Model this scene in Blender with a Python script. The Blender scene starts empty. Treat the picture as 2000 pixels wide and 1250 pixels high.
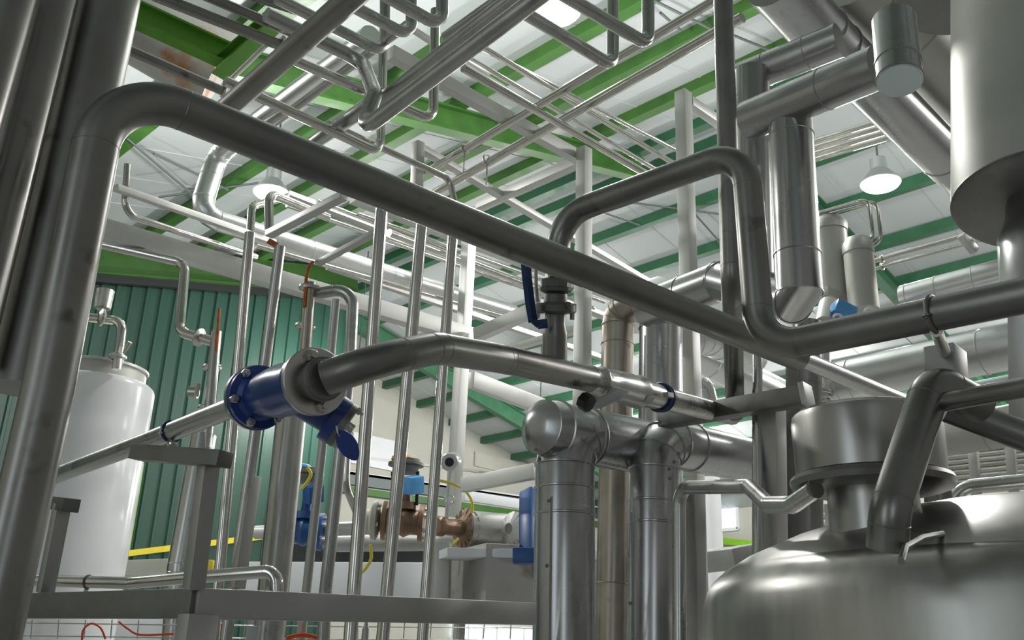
import bpy, bmesh, math, random
from mathutils import Vector, Matrix
random.seed(4)
SC = bpy.context.scene
# ---------------------------------------------------------------- camera
F = 1850.0
def _n(v): return Vector(v).normalized()
UP = _n((170, 5070, -F)); BX = Vector((2000., -(1340 - 625), -F)); BX = (BX - UP * BX.dot(UP)).normalized()
BY = UP.cross(BX)
RM = Matrix((BX, BY, UP))            # camera axes -> world axes
CAM = Vector((0, 0, 1.7))
cd = bpy.data.cameras.new('camera'); cam = bpy.data.objects.new('camera', cd)
SC.collection.objects.link(cam); SC.camera = cam
cam.matrix_world = Matrix.Translation(CAM) @ RM.to_4x4()
cd.sensor_width = 36.0; cd.lens = F * 36.0 / 2000.0; cd.clip_start = 0.05; cd.clip_end = 200
# ---------------------------------------------------------------- world and exposure
w = bpy.data.worlds.new('world'); SC.world = w; w.use_nodes = True
nt = w.node_tree; bg = nt.nodes['Background']
bg.inputs[0].default_value = (0.88, 0.88, 0.85, 1); bg.inputs[1].default_value = 0.17
SC.view_settings.view_transform = 'Standard'; SC.view_settings.look = 'None'
SC.view_settings.gamma = 1; SC.view_settings.use_curve_mapping = False
SC.view_settings.exposure = 0.2
SC.cycles.use_denoising = True; SC.cycles.max_bounces = 7; SC.cycles.diffuse_bounces = 3
SC.cycles.glossy_bounces = 5; SC.cycles.sample_clamp_indirect = 4.0
LAMP_W = 330.0
# ---------------------------------------------------------------- pixel / world helpers
def ray(px, py): return RM @ (Vector((px - 1000, 625 - py, -F)) / F)
def P(px, py, d): return CAM + ray(px, py) * d
def onax(p0, ax, px, py):
    a = {'x': Vector((1, 0, 0)), 'y': Vector((0, 1, 0)), 'z': Vector((0, 0, 1))}[ax]
    r = ray(px, py); wv = CAM - p0
    A, B, Cc = r.dot(r), r.dot(a), 1.0
    D, E_ = r.dot(wv), a.dot(wv)
    return (B * E_ - Cc * D) / (A * Cc - B * B)
def onZ(px, py, z): r = ray(px, py); return CAM + r * ((z - CAM.z) / r.z)
def onY(px, py, y): r = ray(px, py); return CAM + r * ((y - CAM.y) / r.y)
def onX(px, py, x): r = ray(px, py); return CAM + r * ((x - CAM.x) / r.x)
def dep(p): return -(RM.transposed() @ (p - CAM)).z
def pts(L):
    out = []
    for t in L:
        if isinstance(t, Vector): out.append(t); continue
        d = t[2]
        if isinstance(d, str): d = onax(out[-1], d, t[0], t[1])
        out.append(P(t[0], t[1], d))
    return out
def rad(r, p): return r * dep(p) / F if r > 1 else r
def down(p, q=None):
    """point on the floor straight below p (following the line q->p when given)"""
    if q is not None:
        v = p - q
        return p + v * ((0.0 - p.z) / v.z)
    return Vector((p.x, p.y, 0))
# ---------------------------------------------------------------- materials
def mat(name, col, rough=.5, metal=0., var=.0, rvar=.0, scale=4., bump=0., spots=None, emit=None, coat=0, alpha=None, streak=None):
    m = bpy.data.materials.new(name); m.use_nodes = True; N = m.node_tree.nodes; L = m.node_tree.links
    b = N['Principled BSDF']; b.inputs['Base Color'].default_value = (*col, 1)
    b.inputs['Roughness'].default_value = rough; b.inputs['Metallic'].default_value = metal
    if coat: b.inputs['Coat Weight'].default_value = coat
    if emit: b.inputs['Emission Color'].default_value = (*emit[0], 1); b.inputs['Emission Strength'].default_value = emit[1]
    tc = N.new('ShaderNodeTexCoord'); mp = N.new('ShaderNodeMapping'); L.new(tc.outputs['Object'], mp.inputs[0])
    if streak: mp.inputs['Scale'].default_value = streak
    nz = N.new('ShaderNodeTexNoise'); nz.inputs['Scale'].default_value = scale; nz.inputs['Detail'].default_value = 5; nz.inputs['Roughness'].default_value = .6
    L.new(mp.outputs[0], nz.inputs['Vector'])
    out = None
    if var or spots:
        cr = N.new('ShaderNodeValToRGB'); cr.color_ramp.elements[0].position = .3; cr.color_ramp.elements[1].position = .7
        cr.color_ramp.elements[0].color = (*[c * (1 - var) for c in col], 1); cr.color_ramp.elements[1].color = (*[min(1, c * (1 + var)) for c in col], 1)
        L.new(nz.outputs['Fac'], cr.inputs[0]); out = cr.outputs[0]
    if spots:
        n2 = N.new('ShaderNodeTexNoise'); n2.inputs['Scale'].default_value = spots[1]; n2.inputs['Detail'].default_value = 6
        L.new(tc.outputs['Object'], n2.inputs['Vector'])
        c2 = N.new('ShaderNodeValToRGB'); c2.color_ramp.elements[0].position = spots[2]; c2.color_ramp.elements[1].position = spots[2] + .1
        L.new(n2.outputs['Fac'], c2.inputs[0])
        mx = N.new('ShaderNodeMix'); mx.data_type = 'RGBA'; L.new(c2.outputs[0], mx.inputs[0]); L.new(out, mx.inputs[6]); mx.inputs[7].default_value = (*spots[0], 1); out = mx.outputs[2]
    if out: L.new(out, b.inputs['Base Color'])
    if rvar:
        mr = N.new('ShaderNodeMapRange'); mr.inputs[1].default_value = .3; mr.inputs[2].default_value = .7
        mr.inputs[3].default_value = max(.04, rough - rvar); mr.inputs[4].default_value = rough + rvar
        L.new(nz.outputs['Fac'], mr.inputs[0]); L.new(mr.outputs[0], b.inputs['Roughness'])
    if bump:
        bp = N.new('ShaderNodeBump'); bp.inputs['Strength'].default_value = bump; bp.inputs['Distance'].default_value = .01
        L.new(nz.outputs['Fac'], bp.inputs['Height']); L.new(bp.outputs[0], b.inputs['Normal'])
    return m
M = dict(
    steel=mat('brushed_steel', (.50, .50, .485), .30, 1, .10, .08, 7, .02),
    dull=mat('dull_steel', (.275, .27, .255), .38, 1, .18, .10, 5, .05, spots=((.16, .15, .13), 14, .63)),
    tube=mat('polished_tube', (.66, .645, .61), .16, 1, .06, .05, 8, .01),
    clad=mat('duct_cladding', (.46, .46, .46), .28, 1, .07, .035, 2.2, .012),
    alu=mat('aluminium_cladding', (.82, .83, .83), .32, 1, .05, .05, 4, .015),
    oldclad=mat('old_cladding', (.40, .36, .31), .38, 1, .2, .1, 4, .08, spots=((.16, .10, .06), 9, .64)),
    frame=mat('satin_frame_steel', (.50, .50, .485), .46, .9, .08, .08, 5, .01),
    galv=mat('pale_galvanised', (.66, .66, .64), .48, .55, .06, .06, 4, .01), midblue=mat('mid_blue_enamel', (.015, .085, .28), .35, 0, .1, .05, 9),
    beamgreen=mat('bright_green_beam_paint', (.09, .27, .02), .5, 0, .2, .1, 3, 0, spots=((.02, .07, .02), 5, .70)),
    darkgreen=mat('dark_green_paint', (.028, .095, .012), .5, 0, .2, .1, 2),
    tank=mat('tank_steel', (.46, .455, .43), .36, 1, .16, .08, 3, .03, streak=(3, 3, .35)),
    dome=mat('dome_steel', (.60, .59, .57), .33, 1, .10, .08, 4, .03, spots=((.50, .34, .24), 5, .62)),
    white=mat('painted_tank', (.84, .85, .87), .20, .0, .03, .04, 3, 0, spots=((.45, .45, .44), 12, .74)),
    vessel=mat('satin_vessel', (.50, .50, .46), .52, .45, .06, .05, 3, .01, spots=((.25, .25, .25), 16, .72)),
    blue=mat('blue_paint', (.018, .055, .26), .32, 0, .15, .06, 12, .06, coat=.3),
    darkblue=mat('dark_blue_plastic', (.012, .045, .14), .42, 0, .1, .05, 9, .02),
    sky=mat('light_blue_enamel', (.10, .36, .72), .35, 0, .08, .05, 9),
    brown=mat('bronze_brown', (.26, .17, .11), .42, .55, .2, .1, 14, .15),
    cast=mat('cast_grey', (.20, .20, .19), .45, .8, .15, .1, 16, .12),
    black=mat('black_rubber', (.012, .012, .013), .5),
    yellow=mat('yellow_hose', (.72, .62, .08), .4), ypaint=mat('yellow_paint', (.75, .60, .02), .45, 0, .08, 0, 5),
    amber=mat('amber_plastic', (.75, .36, .02), .3, 0, .1, 0, 8),
    orange=mat('orange_cable', (.75, .10, .015), .4), rust=mat('orange_rust', (.50, .15, .035), .75, .1, .35, 0, 30, .3),
    bolt=mat('bolt_zinc', (.55, .54, .50), .35, 1, .1, .1, 20),
    flange=mat('flange_steel', (.60, .585, .56), .33, 1, .12, .1, 8, .06, spots=((.30, .19, .12), 22, .66)),
    green=mat('green_beam_paint', (.05, .155, .025), .5, 0, .22, .1, 3, 0, spots=((.02, .07, .02), 5, .68)),
    teal=mat('teal_purlin_paint', (.03, .125, .06), .5, 0, .15, .1, 3),
    lime=mat('lime_paint', (.22, .50, .02), .5, 0, .15, 0, 3),
    cream=mat('cream_board', (.50, .50, .44), .6, 0, .05, 0, 1.5), whitep=mat('white_panel', (.80, .83, .86), .45, 0, .03, 0, 2),
    greyp=mat('grey_panel', (.44, .425, .40), .5, .2, .12, 0, 3, 0, spots=((.22, .20, .17), 4, .6)),
    ruststain=mat('rust_stained_sheet', (.42, .41, .39), .5, .5, .1, 0, 3, 0, spots=((.42, .18, .05), 2.2, .56)),
    black_strip=mat('matt_black', (.015, .017, .018), .5), conc=mat('concrete', (.30, .30, .29), .7, 0, .12, 0, 2, .05),
    lampon=mat('lamp_lens', (1, 1, 1), .4, emit=((.93, .97, 1.0), 14)), lamph=mat('lamp_housing', (.5, .52, .54), .4, .7),
    winlight=mat('window_daylight', (.8, .9, 1), .4, emit=((.82, .92, 1.0), 1.6)), wire=mat('rod_steel', (.14, .16, .16), .5, .6),
    lens=mat('pale_end_sheet', (.70, .82, .82), .35, .1, .05),
    plastic=mat('grey_plastic', (.45, .47, .47), .35), ptfe=mat('grey_transmitter', (.62, .64, .66), .3, .4),
)
def wallmat(name, col, rib, line, axis):
    """vertical ribbed sheet: ribs real in the mesh, only tone variation here"""
    return mat(name, col, .45, 0, .10, .05, .8, 0, streak=(1, 1, .25))
M['gwall'] = wallmat('green_ribbed_sheet', (.018, .066, .046), 0, 0, 'x')
M['roof'] = mat('pale_roof_panel', (.47, .505, .51), .55, 0, .03, 0, .6)
# ---------------------------------------------------------------- object helpers
ORG = {}
def link(o, parent, org):
    SC.collection.objects.link(o)
    if parent is not None: o.parent = parent; o.location = org - ORG[parent.name]
    else: o.location = org
    ORG[o.name] = org.copy()
def tag(o, label=None, cat=None, group=None, kind=None):
    if label: o['label'] = label
    if cat: o['category'] = cat
    if group: o['group'] = group
    if kind: o['kind'] = kind
    return o
def build(name, bm, m, parent=None, label=None, cat=None, group=None, kind=None, sharp=35, org=None):
    bmesh.ops.recalc_face_normals(bm, faces=bm.faces)
    if org is None:
        if parent is not None: org = ORG[parent.name].copy()
        else:
            xs = [v.co for v in bm.verts]
            org = Vector((sum(v.x for v in xs) / len(xs), sum(v.y for v in xs) / len(xs), min(v.z for v in xs)))
    for v in bm.verts: v.co -= org
    me = bpy.data.meshes.new(name); bm.to_mesh(me); bm.free()
    for p in me.polygons: p.use_smooth = True
    me.set_sharp_from_angle(angle=math.radians(sharp))
    me.materials.append(M[m]); o = bpy.data.objects.new(name, me); link(o, parent, org)
    return tag(o, label, cat, group, kind)
def empty(name, loc, label, cat, group=None):
    o = bpy.data.objects.new(name, None); o.empty_display_size = .1; link(o, None, Vector(loc)); return tag(o, label, cat, group)
def perp(d):
    a = Vector((0, 0, 1)) if abs(d.z) < .9 else Vector((1, 0, 0))
    u = d.cross(a).normalized(); return u, d.cross(u).normalized()
def ringv(bm, c, u, v, r, n): return [bm.verts.new(c + u * (r * math.cos(2 * math.pi * i / n)) + v * (r * math.sin(2 * math.pi * i / n))) for i in range(n)]
def bridge(bm, a, b):
    n = len(a)
    for i in range(n): bm.faces.new((a[i], a[(i + 1) % n], b[(i + 1) % n], b[i]))
def lathe(bm, p0, ax, prof, n=32, caps=True):
    ax = ax.normalized(); u, v = perp(ax); prev = None; first = None
    for s, r in prof:
        rg = ringv(bm, p0 + ax * s, u, v, max(r, 1e-4), n)
        if prev: bridge(bm, prev, rg)
        else: first = rg
        prev = rg
    if caps: bm.faces.new(first); bm.faces.new(prev)
def sweep(bm, pp, rr, n=24, caps=True):
    if not isinstance(rr, (list, tuple)): rr = [rr] * len(pp)
    T = []
    for i in range(len(pp)):
        a = pp[max(0, i - 1)]; b = pp[min(len(pp) - 1, i + 1)]; T.append((b - a).normalized())
    u, v = perp(T[0]); prev = None; first = None
    for i, p in enumerate(pp):
        if i:
            q = T[i - 1].rotation_difference(T[i]); u = q @ u; v = q @ v
            u = (u - T[i] * u.dot(T[i])).normalized(); v = T[i].cross(u)
        k = 1.0
        rg = ringv(bm, p, u, v, rr[i], n)
        if prev: bridge(bm, prev, rg)
        else: first = rg
        prev = rg
    if caps: bm.faces.new(first); bm.faces.new(prev)
def fillet(pp, R, n=8):
    out = [pp[0]]; marks = []
    for i in range(1, len(pp) - 1):
        a, b, c = pp[i - 1], pp[i], pp[i + 1]
        d1 = (a - b); d2 = (c - b); l1, l2 = d1.length, d2.length; d1.normalize(); d2.normalize()
        ang = d1.angle(d2); th = math.pi - ang
        if th < .03: out.append(b); continue
        t = R * math.tan(th / 2); t = min(t, l1 * .48 if i > 1 else l1 * .95, l2 * .48 if i < len(pp) - 2 else l2 * .95)
        Rr = t / math.tan(th / 2); bis = (d1 + d2).normalized(); cc = b + bis * (Rr / math.cos(th / 2))
        s = b + d1 * t - cc; e = b + d2 * t - cc; axn = s.cross(e).normalized()
        marks.append((b + d1 * t, -d1)); 
        for k in range(n + 1):
            q = Matrix.Rotation(th * k / n, 3, axn); out.append(cc + q @ s)
        marks.append((b + d2 * t, d2))
    out.append(pp[-1]); return out, marks
def pipe(label, L, r, m='tube', bend=3.0, segs=9, n=24, name='steel_pipe', cat='pipe', group=None, parent=None, weld=True, rings=(), duct=False, caps=True, kind=None, bead=1.03):
    pp = pts(L); rr = rad(r, pp[0]); bm = bmesh.new()
    sg = segs
    path, marks = fillet(pp, rr * bend, sg)
    q = [path[0]]
    for p in path[1:]:
        if (p - q[-1]).length > 1e-5: q.append(p)
    if duct:
        # mitred gores: every joint gets a raised bead
        sweep(bm, q, rr, n, caps)
        for i in range(1, len(q) - 1):
            T = (q[i + 1] - q[i - 1]).normalized(); e = rr * .045
            lathe(bm, q[i] - T * e, T, [(0, rr * .99), (e * .5, rr * 1.045), (e * 1.5, rr * 1.045), (2 * e, rr * .99)], n, False)
    else:
        sweep(bm, q, rr, n, caps)
        if weld:
            for p, T in marks: lathe(bm, p - T * rr * .05, T, [(0, rr * .99), (rr * .03, rr * 1.018), (rr * .07, rr * 1.018), (rr * .1, rr * .99)], n, False)
    for (i, t) in rings:
        a, b = pp[i], pp[i + 1]; T = (b - a).normalized(); c = a.lerp(b, t); e = rr * .05
        lathe(bm, c - T * e, T, [(0, rr * .99), (e * .6, rr * (1 + (bead - 1) * 1.4)), (e * 1.4, rr * (1 + (bead - 1) * 1.4)), (2 * e, rr * .99)], n, False)
    o = build(name, bm, m, parent, label, cat if parent is None else None, group, kind)
    o_info[o.name] = (pp, rr)
    return o
o_info = {}
def onpipe(o, px, py):
    r = ray(px, py).normalized(); pp, rr = o_info[o.name]; best = None
    for a, b in zip(pp, pp[1:]):
        T = (b - a); L = T.length; T.normalize(); wv = CAM - a; B = r.dot(T); den = 1 - B * B
        s = (T.dot(wv) - B * r.dot(wv)) / den if den > 1e-6 else 0
        s = min(max(s, 0), L); q = a + T * s; t = r.dot(q - CAM); dd = (CAM + r * t - q).length
        if best is None or dd < best[0]: best = (dd, q, T)
    return best[1], best[2], rr
def phase(c, ax, px, py):
    ax = ax.normalized(); r = ray(px, py); q = CAM + r * (ax.dot(c - CAM) / ax.dot(r)) - c; u, v = perp(ax)
    return math.atan2(q.dot(v), q.dot(u))
def boxbeam(bm, a, b, w, h, up=Vector((0, 0, 1)), bev=.0):
    d = (b - a).normalized(); s = d.cross(up)
    if s.length < 1e-3: s = Vector((1, 0, 0))
    s.normalize(); t = s.cross(d).normalized()
    vs = []
    for p in (a, b):
        for (i, j) in ((-1, -1), (1, -1), (1, 1), (-1, 1)): vs.append(bm.verts.new(p + s * (i * w / 2) + t * (j * h / 2)))
    fs = [(0, 1, 2, 3), (4, 7, 6, 5), (0, 4, 5, 1), (1, 5, 6, 2), (2, 6, 7, 3), (3, 7, 4, 0)]
    F_ = [bm.faces.new([vs[i] for i in f]) for f in fs]
    if bev:
        es = list({e for f in F_ for e in f.edges}); bmesh.ops.bevel(bm, geom=es, offset=bev, segments=2, profile=.6, affect='EDGES')
def beam(label, a, b, w, h, m='frame', name='steel_beam', cat='beam', group=None, parent=None, up=Vector((0, 0, 1)), bev=None, kind=None):
    a, b = pts([a, b]); ww = rad(w, a); hh = rad(h, a); bm = bmesh.new()
    boxbeam(bm, a, b, ww, hh, up, min(ww, hh) * .10 if bev is None else bev)
    return build(name, bm, m, parent, label, cat if parent is None else None, group, kind)
def ibeam(bm, a, b, h, wd, t, up):
    d = (b - a).normalized(); s = d.cross(up).normalized(); u = s.cross(d).normalized()
    boxbeam(bm, a + u * (h / 2 - t / 2), b + u * (h / 2 - t / 2), wd, t, u); boxbeam(bm, a - u * (h / 2 - t / 2), b - u * (h / 2 - t / 2), wd, t, u)
    boxbeam(bm, a, b, t, h - 2 * t, u)
def poly_lathe(name, label, cat, p0, ax, prof, m, parent=None, n=40, group=None, sharp=35):
    bm = bmesh.new(); lathe(bm, p0, ax, prof, n); return build(name, bm, m, parent, label, cat, group, sharp=sharp)
def bolts(parent, c, ax, R, k, r, m='bolt', off=.012, ph=.6, name='bolt'):
    u, v = perp(ax.normalized())
    for i in range(k):
        a = ph + 2 * math.pi * i / k; q = c + u * (R * math.cos(a)) + v * (R * math.sin(a)); bm = bmesh.new()
        lathe(bm, q, ax, [(0, r), (off * .8, r), (off, r * .8)], 6); lathe(bm, q + ax.normalized() * off * .9, ax, [(0, r * .5), (off * .7, r * .5)], 10)
        build(name, bm, m, parent)
VX, VY, VZ = Vector((1, 0, 0)), Vector((0, 1, 0)), Vector((0, 0, 1))
def torus(bm, c, ax, R, r, n=36, k=10, a0=0, a1=2 * math.pi):
    u, v = perp(ax.normalized()); full = abs(a1 - a0 - 2 * math.pi) < 1e-4
    pp = [c + u * (R * math.cos(a0 + (a1 - a0) * i / n)) + v * (R * math.sin(a0 + (a1 - a0) * i / n)) for i in range(n + (0 if full else 1))]
    if full: pp += [pp[0], pp[1]]
    sweep(bm, pp, r, k, not full)
# ================================================================ the setting
XR, ZR, SL = 10.42, 9.14, math.tan(math.radians(13)); YW = 15.0; YC = 19.2; XE = 24.0; XG = 10.0
def zr(x): return ZR - SL * abs(x - XR)
bm = bmesh.new(); boxbeam(bm, Vector((9, -8, -.1)), Vector((9, 24, -.1)), 36, .2); build('floor', bm, 'conc', kind='structure')
bm = bmesh.new()
for (xa, xb) in ((-6, XR), (XR, XE + .3)):
    a, b = Vector((xa, 7.5, zr(xa) + .23)), Vector((xb, 7.5, zr(xb) + .23)); boxbeam(bm, a, b, 25, .1)
    y = -4.6
    while y < 19.5:                                   # overlap seams of the roof sheets
        boxbeam(bm, Vector((xa, y, zr(xa) + .176)), Vector((xb, y, zr(xb) + .176)), .022, .012); y += 1.05
ceil = build('ceiling', bm, 'roof', kind='structure')
for x in (-.6, .6, 1.8, 3.62, 5.5, 6.62, 7.81, 9.06, 10.2, 10.75, 11.8, 12.95, 14.1, 15.25, 16.4, 17.6, 18.8, 20.0, 21.2, 22.4):
    bm = bmesh.new(); wd = .30 if x == 3.62 else .15
    boxbeam(bm, Vector((x, -4.8, zr(x) + .09)), Vector((x, YC if x > XG else YW, zr(x) + .09)), wd, .17)
    build('purlin', bm, 'green' if x < 9.5 else 'teal', ceil)
for (y, xa, xb, h) in ((7.98, -5, XR, .34), (YW - .2, -5, XG, .5), (16.6, XR, XE, .4), (6.2, XR, XE, .3), (.6, -5, XR, .34)):
    bm = bmesh.new(); nn = Vector((0, 0, 1))
    ibeam(bm, Vector((xa, y, zr(xa) - h / 2)), Vector((xb, y, zr(xb) - h / 2)), h, .18, .03, nn)
    build('rafter', bm, 'darkgreen' if y > 14 and xa < 0 else ('teal' if xa > 0 else 'green'), ceil)
def roofpt(px, py, side=1, drop=.05):
    a = math.radians(13) * side; nn = Vector((-math.sin(a), 0, math.cos(a))); r = ray(px, py); c = Vector((XR, 8, ZR - drop))
    return CAM + r * (nn.dot(c - CAM) / nn.dot(r))
for (a, b, s) in (((250, 272), (400, 400), 1), ((300, 300), (445, 370), 1), ((310, 385), (520, 355), 1), ((1275, 0), (1400, 62), 1), ((1430, 68), (1520, 105), 1), ((905, 300), (1010, 255), 1), ((1120, 395), (1250, 440), -1), ((1230, 395), (1420, 420), -1), ((1350, 410), (1412, 480), -1), ((1330, 60), (1290, 25), 1)):
    bm = bmesh.new(); sweep(bm, [roofpt(*a, s), roofpt(*b, s)], .016, 8); build('brace_rod', bm, 'wire', ceil)
# green ribbed gable wall
bm = bmesh.new(); xs = []; x = -5.0
while x < XG:
    xs += [(x, 0), (x + .17, 0), (x + .19, -.03), (x + .23, -.03)]; x += .25
rows = []
for (xx, dy) in xs: rows.append((bm.verts.new((xx, YW + dy, 0)), bm.verts.new((xx, YW + dy, zr(xx) + .15))))
for a, b in zip(rows, rows[1:]): bm.faces.new((a[0], b[0], b[1], a[1]))
gw = build('wall_back', bm, 'gwall', kind='structure', sharp=20)
bm = bmesh.new(); boxbeam(bm, Vector((-5, YW - .14, zr(-5) - .56)), Vector((XG, YW - .14, zr(XG) - .56)), .12, .13); build('black_strip', bm, 'black_strip', gw)  # black strip along the wall just below the back rafter
bm = bmesh.new(); a = onY(274, 905, YW - .1); boxbeam(bm, a, Vector((a.x, a.y, 0)), .10, .08); build('corner_trim', bm, 'lime', gw)
bm = bmesh.new(); boxbeam(bm, onY(200, 1087, YW - .3), onY(620, 1035, YW - .3), .04, .09); build('rail', bm, 'ypaint', gw)
# cream end wall, right wall
bm = bmesh.new(); boxbeam(bm, Vector((XG - .3, YC + .06, 4.6)), Vector((XE, YC + .06, 4.6)), .12, 9.2, VZ); cw = build('wall_far', bm, 'cream', kind='structure')
for (a, b, h, m_, dy) in (((600, 922), (1560, 1057), .30, 'wire', .10), ((600, 945), (1560, 1078), .16, 'green', .12), ((600, 912), (1560, 1046), .08, 'whitep', .10), ((600, 880), (1050, 935), .06, 'frame', .08)):
    bm = bmesh.new(); boxbeam(bm, onY(*a, YC - dy), onY(*b, YC - dy), .05, h); build('band', bm, m_, cw)
bm = bmesh.new(); a, b = onY(728, 852, YC - .05), onY(790, 925, YC - .05); boxbeam(bm, Vector((a.x - .6, a.y, (a.z + b.z) / 2)), Vector((b.x, a.y, (a.z + b.z) / 2)), .06, abs(a.z - b.z)); build('board', bm, 'whitep', cw)
bm = bmesh.new(); a, b = onY(928, 882, YC - .04), onY(1040, 935, YC - .04)
boxbeam(bm, Vector((a.x, a.y, (a.z + b.z) / 2)), Vector((b.x, a.y, (a.z + b.z) / 2)), .05, abs(a.z - b.z)); build('panel', bm, 'cream', cw)
bm = bmesh.new(); boxbeam(bm, Vector((XE + .06, -4, 3.3)), Vector((XE + .06, YC, 3.3)), .12, 6.6, VZ); rw = build('wall_right', bm, 'cream', kind='structure')
a, b = onX(1402, 978, XE - .03), onX(1443, 1033, XE - .03)
def windowbox(n, a, b, nx, pane='winlight'):
    ce = (a + b) / 2; bm = bmesh.new()
    boxbeam(bm, Vector((ce.x, a.y, ce.z)), Vector((ce.x, b.y, ce.z)), .03, abs(a.z - b.z)); wo = build('window_%d' % n, bm, pane, kind='structure')
    bm = bmesh.new(); t = .09
    for z in (a.z, b.z): boxbeam(bm, Vector((ce.x - .02, a.y, z)), Vector((ce.x - .02, b.y, z)), .08, t)
    for k in range(nx + 1):
        y = a.y + (b.y - a.y) * k / nx; boxbeam(bm, Vector((ce.x - .02, y, a.z)), Vector((ce.x - .02, y, b.z)), .08, t, VY)
    build('window_frame', bm, 'whitep', wo)
windowbox(1, a, b, 1)
windowbox(2, onX(1215, 1222, XE - .03), onX(1100, 1200, XE - .03), 3)
bm = bmesh.new(); boxbeam(bm, onX(1340, 1050, XE - .2), onX(1475, 1063, XE - .2), .1, .18); build('trim_1', bm, 'lime', kind='structure')
# long low daylight band seen under the beam
bm = bmesh.new(); a, b = onY(884, 1221, YC - .1), onY(1046, 1245, YC - .1)
boxbeam(bm, Vector((a.x, a.y, a.z - .14)), Vector((b.x, a.y, a.z - .14)), .04, .34); wo = build('window_3', bm, 'winlight', kind='structure')
bm = bmesh.new()
for k in range(7):
    x = a.x + (b.x - a.x) * k / 6; boxbeam(bm, Vector((x, a.y - .03, a.z - .31)), Vector((x, a.y - .03, a.z + .03)), .05, .05, VY)
build('window_frame', bm, 'whitep', wo)
# ================================================================ lamps
def lamp(px, py, z, label, r=.20, hang=1.0, power=None):
    p = onZ(px, py, z) if not isinstance(px, Vector) else px
    t = empty('high_bay_lamp', p, label, 'lamp', 'round lamps hung from the roof')
    bm = bmesh.new(); lathe(bm, p, VZ, [(0, r * 1.0), (.012, r * 1.04), (.10, r * .75), (.17, r * .45), (.30, r * .42), (.32, r * .2)], 28); build('housing', bm, 'lamph', t)
    bm = bmesh.new(); lathe(bm, p - VZ * .035, VZ, [(0, r * .4), (.015, r * .9), (.034, r * .96)], 28); build('lens', bm, 'lampon', t)
    bm = bmesh.new(); sweep(bm, [p + VZ * .32, Vector((p.x, p.y, zr(p.x) - .02))], .012, 8); build('hanger', bm, 'wire', t)
    ld = bpy.data.lights.new('lamp_light', 'POINT'); ld.energy = power or LAMP_W; ld.shadow_soft_size = .16; ld.color = (1, .985, .955)
    lo = bpy.data.objects.new('lamp_light', ld); link(lo, t, p - VZ * .24); return t
lamp(1085, 22, 6.6, 'round high-bay lamp glaring at the top centre beside two U-bent pipes')
lamp(1720, 360, 6.6, 'round high-bay lamp glaring on its rod above the two grey filter housings')
lamp(530, 378, 6.6, 'round high-bay lamp glaring behind the small hooked pipe at left', power=300)

for x, y in ((0, 9), (9.3, -.5), (14, -.5), (18.5, 4.2), (18.5, 9), (9.3, 13.5), (14, 13.5), (18.5, 13.5)):  # unseen lamps added on the same grid to brighten the roof evenly
    lamp(Vector((x, y, 6.6)), 0, 0, 'added unseen high-bay lamp on the same rows, brightening the roof')

# unseen left wall; its glowing windows are added to put highlights on the ducts
bm = bmesh.new(); boxbeam(bm, Vector((-6.1, -7, 2.7)), Vector((-6.1, YW, 2.7)), .12, 5.4, VZ); build('wall_left', bm, 'cream', kind='structure')
def highlight_window(n, y0, y1, z0, z1):
    bm = bmesh.new(); boxbeam(bm, Vector((-6.0, y0, (z0 + z1) / 2)), Vector((-6.0, y1, (z0 + z1) / 2)), .03, z1 - z0, VZ); wo = build('window_%d' % n, bm, 'winlight', kind='structure')
    bm = bmesh.new()
    for y in (y0, (y0 + y1) / 2, y1): boxbeam(bm, Vector((-5.96, y, z0)), Vector((-5.96, y, z1)), .08, .08, VY)
    for k in range(4): z = z0 + (z1 - z0) * k / 3; boxbeam(bm, Vector((-5.96, y0, z)), Vector((-5.96, y1, z)), .08, .07)
    build('window_frame', bm, 'whitep', wo)
highlight_window(4, -6.2, -4.2, .6, 5.0)
highlight_window(5, .5, 2.0, .6, 5.0)
# ================================================================ foreground pipes at the left edge
pipe('thick vertical pipe at the left edge, just behind the hooked foreground pipe', [(221, -60, 1.75), (40, 760, 'z')] , 60, 'dull', name='steel_pipe')
pipe('thick vertical pipe leaning out of the upper left corner, second from the foreground pipe', [(117, -60, 1.62), (-75, 700, 'z')], 44, 'dull')
pipe('thick vertical pipe cut by the left edge of the photo, farthest left', [(38, -60, 1.5), (-150, 600, 'z')], 42, 'dull')
pipe('narrow vertical pipe squeezed between the two thick left pipes', [(163, -60, 1.9), (-10, 700, 'z')], 14, 'steel')
mainp = pipe('large foreground pipe rising at left, bending over and crossing the whole photo downwards', [(1560, 699, 2.38), (212, 156, 1.45), (94, 760, 'z'), (-24, 1290, 'z')], .0335, 'dull', bend=3.3, segs=18, n=40)
pipe('slimmer continuation of the crossing foreground pipe, running down behind the hopper', [(1545, 693, 2.42), (1800, 798, 3.0)], .0235, 'steel', n=28)
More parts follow.
